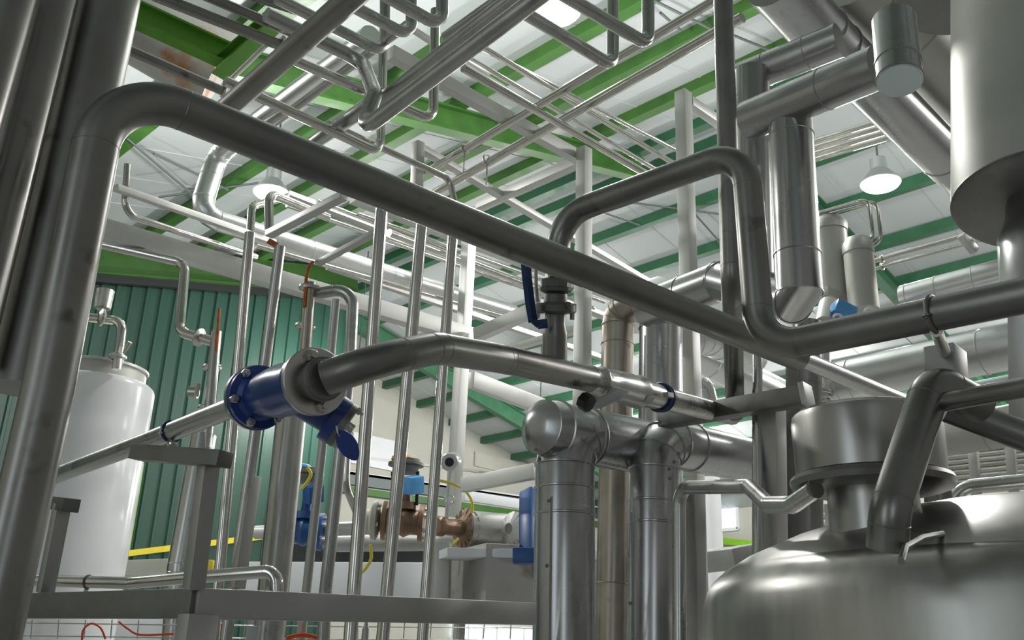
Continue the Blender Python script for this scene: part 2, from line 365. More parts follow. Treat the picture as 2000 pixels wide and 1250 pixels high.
# ================================================================ blue strainer line
def strainer():
    A = P(502, 777, 1.92); C = P(612, 746, 1.715); ax = (C - A).normalized(); L = (C - A).length
    t = empty('y_strainer', (A + C) / 2, 'blue painted strainer valve with bolted flanges on the lower foreground pipe', 'valve')
    poly_lathe('flange', None, None, A, ax, [(-.012, .040), (-.010, .0655), (.002, .0665), (.004, .0665)], 'flange', t, 48)
    poly_lathe('body', None, None, A, ax, [(.005, .064), (.019, .064), (.020, .050), (.03, .043), (L * .35, .049), (L * .55, .052), (L * .75, .049), (L - .016, .050), (L - .015, .060), (L - .002, .060)], 'blue', t, 48)
    f = poly_lathe('flange', 'grey steel flange facing the camera', None, A, ax, [(L - .001, .0615), (L + .010, .0625), (L + .012, .0605), (L + .0121, .036)], 'flange', t, 56)
    poly_lathe('neck', None, None, A, ax, [(L + .010, .034), (L + .030, .033), (L + .031, .039), (L + .044, .040), (L + .046, .036), (L + .052, .034)], 'cast', t, 40)
    bolts(t, A + ax * (L + .012), ax, .0465, 2, .0125, 'bolt', .012, phase(C, ax, 600, 693))
    bolts(t, A + ax * .019, ax, .0560, 6, .0095, 'bolt', .011, phase(A, ax, 525, 724))
    # slanting screen leg with its cover
    m = A.lerp(C, .62); e = P(664, 826, 1.80); la = (e - m).normalized(); ll = (e - m).length
    bm = bmesh.new(); lathe(bm, m, la, [(0, .040), (ll * .55, .036), (ll * .8, .034), (ll * .82, .047), (ll, .047)], 36); lg = build('screen_leg', bm, 'blue', t)
    bm = bmesh.new(); lathe(bm, m, la, [(ll, .046), (ll + .012, .046), (ll + .014, .040)], 36); build('cover', bm, 'cast', t)
    bolts(t, m + la * (ll + .012), la, .038, 4, .007, 'bolt', .009, .2)
    bm = bmesh.new(); lathe(bm, m + la * (ll + .012), la, [(0, .013), (.016, .013)], 6); build('drain_plug', bm, 'bolt', t)
    bm = bmesh.new()                                   # oval name tag hanging from a wire
    c = P(679, 869, 1.63); s = P(694, 893, 1.63) - c; s2 = P(690, 853, 1.63) - c; n_ = s.cross(s2).normalized(); ss = s.normalized(); tt = ss.cross(n_)
    k = 28; f1 = []; f2 = []
    for i in range(k):
        an = 2 * math.pi * i / k; q = c + ss * (.0275 * math.cos(an) * (1 + .12 * (math.cos(an) ** 6))) + tt * (.0165 * math.sin(an))
        f1.append(bm.verts.new(q + n_ * .0012)); f2.append(bm.verts.new(q - n_ * .0012))
    bm.faces.new(f1); bm.faces.new(f2[::-1]); bridge(bm, f1, f2); build('name_tag', bm, 'blue', t)
    bm = bmesh.new(); sweep(bm, [P(657, 832, 1.63), P(660, 846, 1.625), P(664, 852, 1.63)], .0016, 8); build('tag_wire', bm, 'bolt', t)
    return C, ax, L
sc_C, sc_ax, sc_L = strainer()
lowp = pipe('straight lower pipe running from the left edge up to the blue strainer', [sc_C - sc_ax * (sc_L + .011), (300, 857, 'y'), (60, 948, 'y')], .0225, 'steel', bend=2)
pipe('bent foreground pipe leaving the blue strainer and arching right to the valve tee', [sc_C + sc_ax * .05, (728, 705, 1.67), (852, 680, 1.83), (985, 702, 2.06), (1158, 742, 2.34)], .0315, 'dull', bend=4.5, segs=10, n=40)
# riser with blue handled valve
def riser():
    b = P(1086, 722, 2.25); top = onY(1090, 470, b.y)
    t = empty('ball_valve', P(1086, 640, 2.25), 'grey valve on a short riser with a long dark blue handle', 'valve')
    def q(px, py): return P(px, py, 2.25)
    ax = (P(1086, 540, 2.25) - P(1083, 700, 2.25)).normalized(); o = P(1083, 700, 2.25); s = lambda y: (P(1084, y, 2.25) - o).dot(ax)
    k = 2.25 / F
    poly_lathe('body', None, None, o, ax, [(s(614), 21 * k), (s(612), 38 * k), (s(608), 41 * k), (s(596), 41 * k), (s(592), 37 * k), (s(590), 24 * k), (s(574), 22 * k), (s(572), 25 * k)], 'cast', t, 36)
    poly_lathe('union_nut', None, None, o, ax, [(s(572), 25 * k), (s(568), 33 * k), (s(562), 34 * k), (s(560), 30 * k), (s(545), 31 * k), (s(543), 24 * k)], 'cast', t, 10, sharp=20)
    bm = bmesh.new(); c = P(1110, 596, 2.21); lathe(bm, c, (CAM - c), [(0, 7 * k), (.004, 7 * k), (.008, 4.5 * k)], 20); build('cap_screw', bm, 'cast', t)
    for (x, y) in ((1122, 600), (1050, 616), (1118, 618)):
        bm = bmesh.new(); c = P(x, y, 2.24); lathe(bm, c, ax, [(-.008, 5 * k), (.006, 5 * k), (.008, 3 * k)], 6); build('bolt', bm, 'bolt', t)
    bm = bmesh.new()                                   # handle: long flat lever turned round to the stem
    L = [(1024, 470), (1029, 540), (1036, 598), (1041, 626), (1050, 634), (1066, 632)]; pv = [P(x, y, 2.20) for x, y in L]
    for a, c in zip(pv, pv[1:]): boxbeam(bm, a, c + (c - a).normalized() * .004, .012, 22 * k, VX + VY * .3)
    build('handle', bm, 'darkblue', t)
    bm = bmesh.new(); sweep(bm, [P(1046, 505, 2.24), P(1047, 560, 2.24), P(1050, 590, 2.24)], 3.5 * k, 10); build('lever_rod', bm, 'bolt', t)
    poly_lathe('stem', None, None, P(1052, 600, 2.24), P(1084, 602, 2.25) - P(1052, 600, 2.24), [(0, 9 * k), (.03, 9 * k)], 'cast', t, 16)
    bm = bmesh.new()
    lathe(bm, o, ax, [(-.03, 24.5 * k), (s(655), 24.5 * k), (s(650), 24.2 * k), (s(634), 20.5 * k), (s(612), 20.5 * k)], 36)
    rs = build('reducer_tee', bm, 'dull', None, 'short vertical branch pipe stepping down below the blue handled valve', 'pipe')
riser()
upipe = pipe('pipe rising from the blue handled valve, arching over and dropping to the right edge', [(1089, 548, 2.26), (1090, 424, 'z'), (1455, 292, 1.98), (1486, 684, 'z'), (2090, 559, 'y')], .0295, 'dull', bend=3.0, segs=14, n=40)
# inline ball valve at the end of the arching pipe
def inline():
    a = P(1150, 740, 2.33); b = P(1292, 777, 2.60); ax = (b - a).normalized(); L = (b - a).length
    t = empty('inline_ball_valve', (a + b) / 2, 'cast three-piece inline valve with a stubby grey lever hanging below', 'valve')
    poly_lathe('body', None, None, a, ax, [(0, .034), (L * .08, .035), (L * .1, .040), (L * .12, .040), (L * .14, .036), (L * .3, .039), (L * .5, .042), (L * .58, .040), (L * .62, .044), (L * .66, .044), (L * .68, .038), (L * .8, .037), (L * .9, .035), (L, .033)], 'steel', t, 30)
    for (s0, s1) in ((.12, .34), (.60, .70)):
        for an in (-.5, .9):
            u, v = perp(ax); dr = (u * math.cos(an + 1.2) + v * math.sin(an + 1.2)); bm = bmesh.new()
            boxbeam(bm, a + ax * L * s0 + dr * .041, a + ax * L * s1 + dr * .041, .022, .006, dr, .001); build('tie_lug', bm, 'plastic', t)
    bm = bmesh.new(); sweep(bm, [P(1150, 792, 2.28), P(1168, 788, 2.29), P(1208, 772, 2.32)], [.006, .014, .011], 16); build('lever', bm, 'plastic', t)
    bm = bmesh.new(); c = P(1146, 786, 2.27); lathe(bm, c, P(1120, 770, 2.3) - c, [(-.012, .014), (-.01, .022), (.014, .022), (.018, .014)], 8); build('knob', bm, 'black', t)
    bm = bmesh.new(); u, v = perp(ax); torus(bm, a + ax * L * .97, ax, .037, .005); torus(bm, a + ax * (L * .97 + .018), ax, .036, .004); cl = build('hose_clamp', bm, 'darkblue', t)
    bm = bmesh.new(); c = P(1300, 770, 2.50); boxbeam(bm, c, c + ax * .03, .016, .012); build('clamp_screw', bm, 'bolt', t)
inline()
pipe('short shiny pipe leading from the inline valve towards the square beam', [(1288, 776, 2.60), (1430, 812, 3.4)], .033, 'steel')
def clamp(o, px, py, label, m='bolt', stem=None, name='pipe_clamp'):
    c, ax, R = onpipe(o, px, py); t = empty(name, c, label, 'clamp'); bm = bmesh.new(); k = R * .14
    torus(bm, c, ax, R + k * .5, k); build('ring', bm, m, t)
    u, v = perp(ax)
    for s in (-1, 1):
        bm = bmesh.new(); q = c + u * (R + k) * s
        lathe(bm, q, v, [(-R * .5, k * .9), (R * .28, k * .9), (R * .3, k * 1.7), (R * .45, k * 1.7), (R * .46, k * .8), (R * .55, k * .8)], 8)
        build('bolt', bm, 'bolt' if m != 'cast' else 'cast', t)
    if stem:
        bm = bmesh.new(); sweep(bm, [c - VZ * R, P(*stem)], R * .36, 12); build('stem', bm, 'bolt', t)
    return t
# ================================================================ right hand foreground group
t = clamp(upipe, 1822, 605, 'dark pipe clamp with bolts round the right-hand pipe', 'cast', (1846, 690, 1.79))
bm = bmesh.new(); c = P(1850, 712, 1.80); boxbeam(bm, P(1846, 682, 1.82), P(1850, 765, 1.79), 66 * 1.8 / F, 60 * 1.8 / F, VY, .004)
build('support_channel', bm, 'frame', None, 'short square steel post under the clamped right-hand pipe', 'post')
pipe('thick bent pipe slanting down from the square post onto the big tank lid', [(1915, 792, 1.80), (1822, 742, 1.76), (1738, 1000, 1.62), (1733, 1072, 1.62)], .0345, 'dull', bend=1.7, segs=12, n=36)
pipe('slimmer pipe coming from the right edge into the thick bent elbow', [(2080, 742, 1.55), (1838, 786, 1.72)], .0175, 'dull', n=28)
pipe('slanting dark pipe descending from behind the elbow to the right edge', [(1850, 795, 1.86), (2060, 875, 1.8)], .030, 'dull')
# big tank
def bigtank():
    c = P(2030, 1130, 2.30); zs = c.z; R = 648 * 2.30 / F; c = Vector((c.x, c.y, 0)); h = zs - .03
    t = empty('process_tank', c, 'huge round stainless tank with a domed lid filling the lower right corner', 'tank')
    prof = [(0, R), (h - .10, R), (h - .05, R * .996), (h - .02, R * .985), (h + .005, R * .965), (h + .03, R * .93)]
    bm = bmesh.new(); lathe(bm, c, VZ, prof, 96); build('shell', bm, 'tank', t, sharp=60)
    dp = [(h + .03, R * .93), (h + .065, R * .86), (h + .115, R * .72), (h + .16, R * .55), (h + .195, R * .35), (h + .21, R * .15), (h + .215, .01)]
    bm = bmesh.new(); lathe(bm, c, VZ, dp, 96); build('domed_lid', bm, 'dome', t, sharp=60)
    bm = bmesh.new(); sweep(bm, [P(1760, 1096, 1.5), P(1768, 1068, 1.58), P(1800, 1050, 1.7), P(1840, 1042, 1.8)], .006, 10); build('lid_rib', bm, 'tank', t)
    return t, c, R, h
tk, tc_, tR, th_ = bigtank()
# hopper on the lid
def hopper():
    d = 2.12; c = P(1700, 925, d); k = d / F
    t = empty('lid_hopper', c, 'drum with a rolled rim standing on a neck above the tank lid', 'hopper')
    z = lambda y: P(1700, y, d).z - c.z
    poly_lathe('drum', None, None, c, VZ, [(z(930), 140 * k), (z(820), 143 * k), (z(806), 141 * k), (z(798), 132 * k), (z(792), 110 * k), (z(788), .02)], 'tank', t, 64)
    poly_lathe('rim', None, None, c, VZ, [(z(962), 100 * k), (z(961), 135 * k), (z(956), 150 * k), (z(944), 154 * k), (z(935), 150 * k), (z(930), 138 * k)], 'dull', t, 64)
    poly_lathe('neck', None, None, c, VZ, [(z(1100), 86 * k), (z(960), 84 * k)], 'tank', t, 48)
hopper()
pipe('small drum seen behind the slanting tank pipe, under the hopper rim', [(1832, 960, 2.3), (1836, 1030, 'z')], 26, 'dull', name='steel_drum', cat='drum')
pipe('thin pipe curving round at far right above the tank lid', [(2080, 931, 3.0), (1862, 952, 'y'), (1850, 1060, 'z')], .022, 'steel', bend=4)
pipe('looped pipe rising at lower centre, turning right and swinging round the hopper', [(1327, 1300, 2.75), (1326, 952, 'z'), (1462, 950, 2.55), (1500, 986, 2.26), (1548, 986, 2.14), (1592, 955, 2.04)], .0205, 'steel', bend=2.6, segs=10)
# square support beam and posts right of centre
beam('square beam carrying the valve pipe, ending in an open end near the hopper', (1296, 820, 3.3), (1576, 772, 2.8), .058, .058, 'cast')
bm = bmesh.new(); boxbeam(bm, P(1570, 773, 2.80), P(1581, 770, 2.79), .068, .068, VZ, .003); build('end_plate', bm, 'frame', None, 'pale square end plate on the beam beside the hopper', 'plate')
beam('vertical square post under the beam, just left of the hopper', (1507, 792, 3.02), (1514, 1300, 2.93), .068, .068, 'frame', up=VY)
beam('dark narrow post behind the square post left of the hopper', (1556, 690, 3.3), (1556, 1300, 3.22), .06, .055, 'cast', up=VY)
pipe('bright narrow pipe standing just left of the square post by the hopper', [(1479, 690, 3.1), (1480, 1300, 'z')], .0165, 'steel')
beam('pale square post standing behind the looped pipe', (1355, 950, 3.4), (1358, 1320, 3.3), .062, .062, 'frame', up=VY)
# ================================================================ clad ducts, centre
def duct(label, L, r, m='clad', bend=1.6, rings=(), seg=3, **k): return pipe(label, L, r, m, bend, seg, 40, 'clad_duct', 'duct', duct=True, rings=rings, **k)
def seamstrip(o, a, b, w_, d_):
    pa, pb = P(*a), P(*b); bm = bmesh.new(); boxbeam(bm, pa, pb, w_, .006, (CAM - pa)); build('lap_seam', bm, 'clad', o)
def rivets(o, L, r=.006):
    for (x, y, d) in L:
        c = P(x, y, d); bm = bmesh.new(); lathe(bm, c + (CAM - c).normalized() * -.004, (CAM - c), [(0, r), (.006, r), (.009, r * .5)], 12); build('rivet', bm, 'cast', o)
d1 = duct('wide clad duct standing at lower centre with a rounded end and elbow to the right', [(1101, 1290, 3.0), (1104, 846, 'z'), (1300, 880, 'x')], 62, rings=((0, .62), (0, .74)), bend=1.2)
o_ = P(1104, 846, 3.0)
bm = bmesh.new(); pp, rr = o_info[d1.name]; lathe(bm, pp[1], VX, [(-rr * 1.52, rr * .25), (-rr * 1.46, rr * .6), (-rr * 1.2, rr * .88), (-rr * 1.18, rr * .93), (-rr * 1.15, rr * .89), (-rr * .62, rr * 1.0), (-rr * .60, rr * 1.05), (-rr * .56, rr * 1.05), (-rr * .54, rr), (rr * .9, rr), (rr * .93, rr * 1.05), (rr * .97, rr * 1.05), (rr, rr)], 40); build('end_cap', bm, 'clad', d1)
seamstrip(d1, (1077, 970, 2.905), (1074, 1260, 2.895), .008, 0)
rivets(d1, [(1047, 878, 2.95), (1054, 896, 2.93), (1072, 978, 2.9), (1068, 1105, 2.9), (1030, 850, 3.0)])
d2 = duct('wide clad duct with elbow at lower centre, right of the rounded one', [(1276, 1290, 3.15), (1278, 858, 'z'), (1580, 926, 'x')], 52, rings=((0, .60), (0, .70), (1, .2), (1, .75)), bend=1.3)
seamstrip(d2, (1233, 1000, 3.08), (1238, 1260, 3.06), .007, 0)
rivets(d2, [(1288, 824, 3.02), (1348, 872, 3.05), (1325, 886, 3.05), (1317, 902, 3.06), (1307, 916, 3.06), (1308, 935, 3.06), (1231, 1178, 3.07)])
duct('brown-stained vertical duct showing between the two clad ducts, capped at its top', [(1196, 1290, 3.9), (1207, 612, 'z'), (1248, 582, 4.3)], 35, 'oldclad', rings=((0, .20), (0, .9)), bend=1.0)
d4 = duct('broad dark vertical duct with a lap seam right of centre, below the crossing pipe', [(1288, 1290, 3.75), (1291, 600, 'z')], 47, 'clad', rings=((0, .93),))
seamstrip(d4, (1260, 655, 3.73), (1257, 860, 3.7), .007, 0)
duct('cream shiny elbow duct peeping over the crossing pipe at centre', [(1222, 640, 4.6), (1224, 600, 'z'), (1290, 575, 4.9)], 38, 'alu')
# tall group right
pipe('tall straight pipe dropping from the top edge behind the arching pipe', [(1411, -60, 3.1), (1429, 560, 'z'), (1436, 808, 3.2)], .0305, 'dull', n=32)
duct('dark vertical duct hidden behind the tall straight pipe', [(1468, 140, 3.7), (1478, 640, 'z')], 33, 'clad', rings=((0, .2),))
duct('broad vertical duct at upper right that elbows left behind the arching pipe', [(1543, 225, 3.3), (1562, 590, 'z'), (1408, 549, 3.55), (1262, 604, 3.9)], 42, 'clad', rings=((0, .12), (0, .76), (2, .45)), bend=.25, seg=1)
duct('dark vertical duct below the broad elbow, behind the square beam end', [(1576, 630, 3.75), (1580, 1290, 'z')], 27, 'dull', rings=((0, .2),))
beam('grey post at the right edge between the two right-hand pipes', (1992, 560, 2.5), (1996, 820, 2.45), .05, .05, 'frame', up=VY, name='steel_post', cat='post')
d3 = duct('slanting clad duct at upper right whose end is capped by a pale oval', [(1462, 236, 3.4), (1718, 130, 3.0)], 39, 'clad', rings=((0, .62),))
e = duct('short stub duct with a pale round end sheet at upper right', [(1746, 40, 2.92), (1757, 158, 2.78)], 41, 'clad', rings=((0, .72), (0, .97)))
pp, rr = o_info[e.name]; ax = (pp[1] - pp[0]).normalized(); bm = bmesh.new(); lathe(bm, pp[1], ax, [(-.004, rr * .96), (.003, rr * .95)], 40); build('end_sheet', bm, 'lens', e)
duct('short slanting duct directly above the capped one, ending in the tall ducts', [(1440, 158, 3.8), (1640, 78, 3.55)], 32, 'clad', rings=((0, .3), (0, .7)))
duct('very thick duct running down right from the top edge, behind the capped duct', [(1508, -40, 3.9), (1632, 96, 'x'), (1990, 452, 'x')], 58, 'clad', rings=((0, .75), (1, .5)))
duct('pale thick duct running parallel, at the top right beside the white vessel', [(1660, -60, 4.2), (1960, 260, 'x')], 78, 'vessel', rings=((0, .3),))
# vessel at right
def vessel():
    d = 2.9; k = d / F; c = P(2044, 392, d); t = empty('hanging_vessel', c, 'large pale cylindrical vessel with a dark flat bottom at the right edge', 'vessel')
    bm = bmesh.new(); a = P(2008, -80, d * 1.16); b = P(2046, 392, d); ax = (a - b).normalized(); L = (a - b).length
    lathe(bm, b, ax, [(0, 172 * k), (L, 160 * k)], 72); build('shell', bm, 'vessel', t)
    bm = bmesh.new(); lathe(bm, b, ax, [(-.012, 40 * k), (-.014, 165 * k), (-.006, 173 * k), (0, 172 * k)], 72); build('bottom_plate', bm, 'cast', t)
    bm = bmesh.new(); lathe(bm, b, ax, [(-.012, 74 * k), (-.06, 76 * k), (-.13, 88 * k), (-.14, 92 * k), (-.36, 92 * k)], 48); build('outlet_neck', bm, 'clad', t)
vessel()
poly_lathe('upper_vessel', 'dark disc bottom of a second vessel peeping in at the top right', 'vessel', P(1900, -22, 3.7), VZ, [(-.02, .10), (0, .29), (.03, .30), (.6, .30)], 'cast', n=64)
# ================================================================ bottom left frame
cor = (378, 1179, 1.90)
beam('wide flat beam at the bottom, running right from the corner post', cor, (1041, 1199, 2.66), .030, .060, 'frame', name='frame_beam')
beam('dark flat beam at the bottom left, running back from the corner', (384, 1179, 1.90), (20, 1184, 2.35), .030, .058, 'cast', name='frame_beam')
a = P(388, 1200, 1.90); beam('square leg under the beam corner at the bottom left', a, down(a), .066, .050, 'frame', name='frame_leg', cat='post')
def tsupport(tx, ty, bx, by, d, wl, wr, label, hw=.019):
    a = P(tx, ty, d); b = P(bx, by, d * .985); t = empty('t_support', b, label, 'support')
    bm = bmesh.new(); boxbeam(bm, a, b, .034, .034, VY, .002); build('post', bm, 'frame', t)
    bm = bmesh.new(); boxbeam(bm, P(*wl), P(*wr), .040, .032, VZ, .002); build('crossbar', bm, 'cast', t); return t
tsupport(408, 905, 378, 1150, 1.93, (268, 884, 2.02), (440, 897, 1.88), 'T-shaped support holding up the lower foreground pipe')
tsupport(122, 985, 88, 1158, 2.32, (90, 980, 2.5), (139, 987, 2.26), 'small T-shaped support partly hidden behind the left foreground pipe')
c = clamp(lowp, 336, 844, 'dark blue clamp holding the lower foreground pipe to the T-shaped support', 'darkblue', (338, 872, 2.10))
lyp = pipe('pipe lying along the lower beam with a short drop at its right end', [(60, 1133, 2.45), (252, 1139, 2.35), (372, 1128, 2.25), (540, 1115, 2.2), (541, 1175, 'z')], .0150, 'tube', bend=2)
clamp(lyp, 172, 1136, 'little U-bolt on the pipe lying along the lower beam', 'cast', (166, 1160, 2.40))
# ================================================================ the row of standing tubes
def stand(label, L, r, m='tube', **k):
    pp = pts(L); pp.append(down(pp[-1], pp[-2])); return pipe(label, pp, r, m, **k)
G = 'standing tubes behind the lower beam'
stand('standing tube behind the lower beam, the one right of the blue tag', [(746, 402, 3.1), (691, 1156, 2.75)], 12, group=G)
stand('standing tube behind the lower beam, second of the three polished ones', [(826, 420, 3.2), (756, 1156, 2.85)], 11.5, group=G)
stand('standing tube behind the lower beam, rightmost of the three polished ones', [(886, 440, 3.3), (832, 1156, 2.95)], 10, group=G)
stand('slim standing tube in front of the green wall, left of the strainer', [(488, 455, 3.4), (461, 760, 3.25), (429, 1115, 3.1)], 10, 'tube', group=G)
stand('slim stained standing tube with an orange top, second left of the strainer', [(547, 482, 3.3), (519, 700, 3.2), (485, 940, 3.1)], 10.5, 'steel', group=G, weld=False)
beam('square post continuing below the stained tube, left of the thick pipe', (494, 930, 3.12), (462, 1150, 3.0), .042, .042, 'frame', up=VY, name='steel_post', cat='post')
bm = bmesh.new(); boxbeam(bm, P(524, 470, 3.3), P(541, 480, 3.3), .012, .018); build('rusted_tab', bm, 'rust', None, 'orange rusted tab on top of the slim stained tube', 'tab')
pipe('thick standing pipe directly below the blue strainer', [(571, 790, 3.3), (534, 1150, 3.15), (520, 1290, 3.1)], 29, 'steel', n=32)
stand('bright slim tube right of the thick pipe under the strainer', [(656, 585, 3.6), (631, 860, 3.5), (599, 1150, 3.4)], 8.5, 'frame', group=G)
r8 = pipe('hooked tube beside the rusty riser, bending over and down behind the strainer', [(612, 574, 3.3), (690, 562, 3.3), (684, 700, 3.2), (636, 1152, 3.05), (630, 1290, 3.0)], 11.5, 'steel', bend=3)
pipe('slim tube curving sideways behind the tube right of the blue tag', [(679, 850, 3.8), (675, 950, 'z'), (700, 1010, 3.8)], 7, 'tube', bend=6)
# risers with clamps
def fitted(label, L, r, fl, m='steel', tip=None, name='riser_pipe'):
    o = pipe(label, L, r, m, name=name); pp, rr = o_info[o.name]
    for (px, py) in fl:
        c = P(px, py, L[0][2]); T = (pp[-1] - pp[0]).normalized(); bm = bmesh.new(); lathe(bm, c, T, [(-rr * .5, rr), (-rr * .35, rr * 1.7), (-rr * .05, rr * 1.8), (rr * .05, rr * 1.8), (rr * .35, rr * 1.7), (rr * .5, rr)], 28, False)
        f = build('clamp_ferrule', bm, 'bolt', o); bm = bmesh.new(); u, v = perp(T); lathe(bm, c + u * rr * 1.9 - v * rr * .2, v, [(-rr * .6, rr * .22), (rr * .6, rr * .22)], 8); build('wing_screw', bm, 'bolt', f)
    if tip:
        bm = bmesh.new(); sweep(bm, [P(*q) for q in tip[0]], tip[1], 10); build('rust_streak', bm, 'rust', o)
    return o
fitted('rust-streaked riser behind the strainer with two clamps', [(606, 552, 3.28), (593, 720, 3.2)], 11, [(603, 562), (596, 637)], 'oldclad', ([(612, 510, 3.27), (603, 522, 3.27), (598, 545, 3.26), (594, 600, 3.235)], .006))
fitted('orange-tipped riser standing against the green wall with clamps', [(423, 648, 4.6), (402, 875, 4.4)], 10, [(414, 718), (404, 797)], 'steel', ([(428, 602, 4.6), (425, 650, 4.57), (418, 720, 4.53), (408, 800, 4.48)], .008))
pipe('wide grey pipe below the orange-tipped riser', [(398, 850, 4.45), (352, 1110, 4.2), (340, 1290, 4.1)], 24, 'steel', n=28)
bm = bmesh.new(); c = P(378, 766, 4.5); lathe(bm, c, VX - VY, [(-.02, .03), (.02, .03)], 12); lathe(bm, P(385, 762, 4.48), VZ, [(-.03, .012), (.03, .012)], 8); build('sight_port', bm, 'bolt', None, 'small knobbly fitting on the green wall beside the orange-tipped riser', 'fitting')
o = pipe('S-bent pipe dropping from under the pale beam to the orange-tipped riser', [(150, 466, 4.9), (362, 514, 4.9), (350, 648, 4.7), (418, 668, 4.62)], 9.5, 'tube', bend=3)
bm = bmesh.new(); c = P(389, 659, 4.65); T = (P(418, 668, 4.62) - c).normalized(); lathe(bm, c, T, [(-.012, .024), (-.004, .046), (.004, .046), (.012, .024)], 24, False); build('clamp_ferrule', bm, 'bolt', o)
# ================================================================ white tank, left
def wtank():
    d = 6.0; k = d / F; c = P(192, 765, d); t0 = P(196, 765, d); b0 = P(138, 1105, d * .96); ax = VZ
    t = empty('white_tank', Vector((c.x, c.y, 0)), 'white cylindrical tank with a lidded top in front of the green wall', 'tank')
    bm = bmesh.new(); lathe(bm, c, VZ, [(-c.z, 104 * k), (0, 104 * k), (.03, 102 * k), (.05, 95 * k), (.055, 86 * k)], 64); build('shell', bm, 'white', t, sharp=50)
    bm = bmesh.new(); lathe(bm, c, VZ, [(.05, 84 * k), (.13, 83 * k), (.15, 82 * k), (.16, 70 * k), (.18, 20 * k)], 48); build('lid', bm, 'vessel', t)
    bm = bmesh.new(); lathe(bm, c, VZ, [(.13, 84 * k), (.135, 87 * k), (.15, 87 * k), (.155, 83 * k)], 48, False); build('lid_ring', bm, 'frame', t)
    return t
wtank()
o = pipe('crooked outlet pipe with clamps on top of the white tank', [(228, 722, 5.75), (240, 628, 'z'), (150, 618, 5.9)], 9.5, 'tube', bend=2.6)
for (x, y, T) in ((229, 697, VZ), (199, 620, VX * -1 + VY * .2)):
    bm = bmesh.new(); lathe(bm, P(x, y, 5.78), T, [(-.02, .03), (-.006, .055), (.006, .055), (.02, .03)], 24, False); build('clamp_ferrule', bm, 'bolt', o)
bm = bmesh.new(); sweep(bm, [P(241, 690, 5.7), P(254, 668, 5.7)], [.008, .014], 10); build('lever', bm, 'bolt', o)
bm = bmesh.new(); lathe(bm, P(203, 585, 5.9), VZ, [(-.06, .05), (.06, .055)], 12); build('valve_head', bm, 'bolt', o)
# ================================================================ pale beams, white duct and long tubes (left centre)
FB = 'pale horizontal beams under the roof'
beam('pale wide beam crossing behind the standing tubes at left, just above the green wall', (120, 425, 4.7), (925, 658, 6.3), .08, 40, 'galv', bev=.004)
beam('long pale rail at left above the wide beam, ending at the rusted tab', (225, 366, 4.4), (535, 474, 5.4), .04, 13, 'galv')
pipe('thin tube hooking down beside the left foreground pipe and running right under the rail', [(248, 322, 4.6), (243, 418, 'z'), (500, 502, 5.4)], 7, 'tube', bend=4)
pipe('thin tube above the wide beam continuing right behind the standing tubes', [(500, 480, 6.2), (1000, 622, 7.8)], 5, 'tube')
D7 = duct('shiny white duct coming down at left and running right under the roof', [(726, 74, 5.2), (425, 300, 6.6), (388, 420, 6.3), (1002, 612, 8.1)], 26, 'alu', bend=1.5, rings=((2, .12), (2, .3), (2, .55), (2, .97), (1, .4)))
for i, (a, b, r_) in enumerate((((560, 400, 7.0), (1000, 555, 8.6), 5), ((620, 392, 7.2), (1160, 602, 9.2), 4.5), ((700, 418, 7.4), (1180, 590, 9.2), 4.5), ((760, 455, 7.0), (1090, 580, 8.4), 8), ((800, 425, 7.6), (1180, 560, 9.2), 4))):
    pipe(['thin tube running right just above the shiny white duct', 'thin tube second above the shiny white duct', 'thin tube third above the shiny white duct, crossing all standing tubes', 'thicker pale tube between the white duct and the thin tubes', 'uppermost thin tube seen under the crossing foreground pipe'][i], [a, b], r_, 'tube', group='long thin tubes under the roof')
for i, (a, b, ww_, hh_) in enumerate((((560, 380, 7.6), (1290, 660, 10), .10, 10), ((700, 380, 7.9), (1290, 604, 10), .30, 16), ((640, 520, 7.5), (1180, 700, 9.8), .06, 12))):
    beam(['pale cable tray edge above the white duct', 'pale cable tray edge just under the crossing foreground pipe', 'pale narrow beam below the shiny white duct'][i], a, b, ww_, hh_, 'galv')
beam('pale cross beam slanting up from behind the valve riser', (930, 655, 6.2), (1062, 596, 5.9), .06, 26, 'galv')
beam('pale broad cross panel below the valve handle', (930, 700, 6.4), (1140, 640, 5.9), .05, 12, 'galv')
beam('slanting square brace from the rusted tab up to the right', (525, 458, 5.0), (672, 382, 4.6), .05, 13, 'frame')
beam('slanting square brace above the rusty riser', (620, 515, 5.1), (745, 448, 4.9), .04, 9, 'frame')
pipe('small hooked pipe in front of the left lamp', [(526, 450, 5.3), (524, 376, 'z'), (640, 424, 5.9)], 9, 'tube', bend=3)
pipe('second small hooked pipe, left of the one in front of the lamp', [(487, 475, 5.5), (492, 402, 'z'), (560, 385, 5.9)], 8, 'tube', bend=3)
beam('tall square post behind the rightmost polished tube', (916, 470, 7.4), (884, 1010, 6.8), .085, .085, 'galv', up=VY, name='steel_post', cat='post')
beam('slim square post behind the valve riser, left of centre duct', (1141, 290, 4.9), down(P(1137, 800, 4.6)), .062, .062, 'galv', up=VY, name='steel_post', cat='post')
beam('slim post just left of the valve riser post', (1126, 480, 5.0), down(P(1120, 800, 4.8)), .016, .016, 'galv', up=VY, name='steel_post', cat='post')
beam('tall square post rising behind the arching pipe, topped by a slanting beam', (1334, 180, 5.0), down(P(1341, 600, 4.7)), .068, .068, 'galv', up=VY, name='steel_post', cat='post')
beam('short slanting beam from the top of the tall post to the tall straight pipe', (1345, 198, 5.0), (1420, 250, 5.4), .05, 20, 'galv')
beam('long pale rail from the small square post down to the tall ducts', (812, 284, 4.9), (1292, 566, 7.2), .05, .034, 'galv')
beam('short square post at the start of the long pale rail', (817, 278, 4.9), (812, 420, 4.8), .05, .05, 'frame', up=VY, name='steel_post', cat='post')
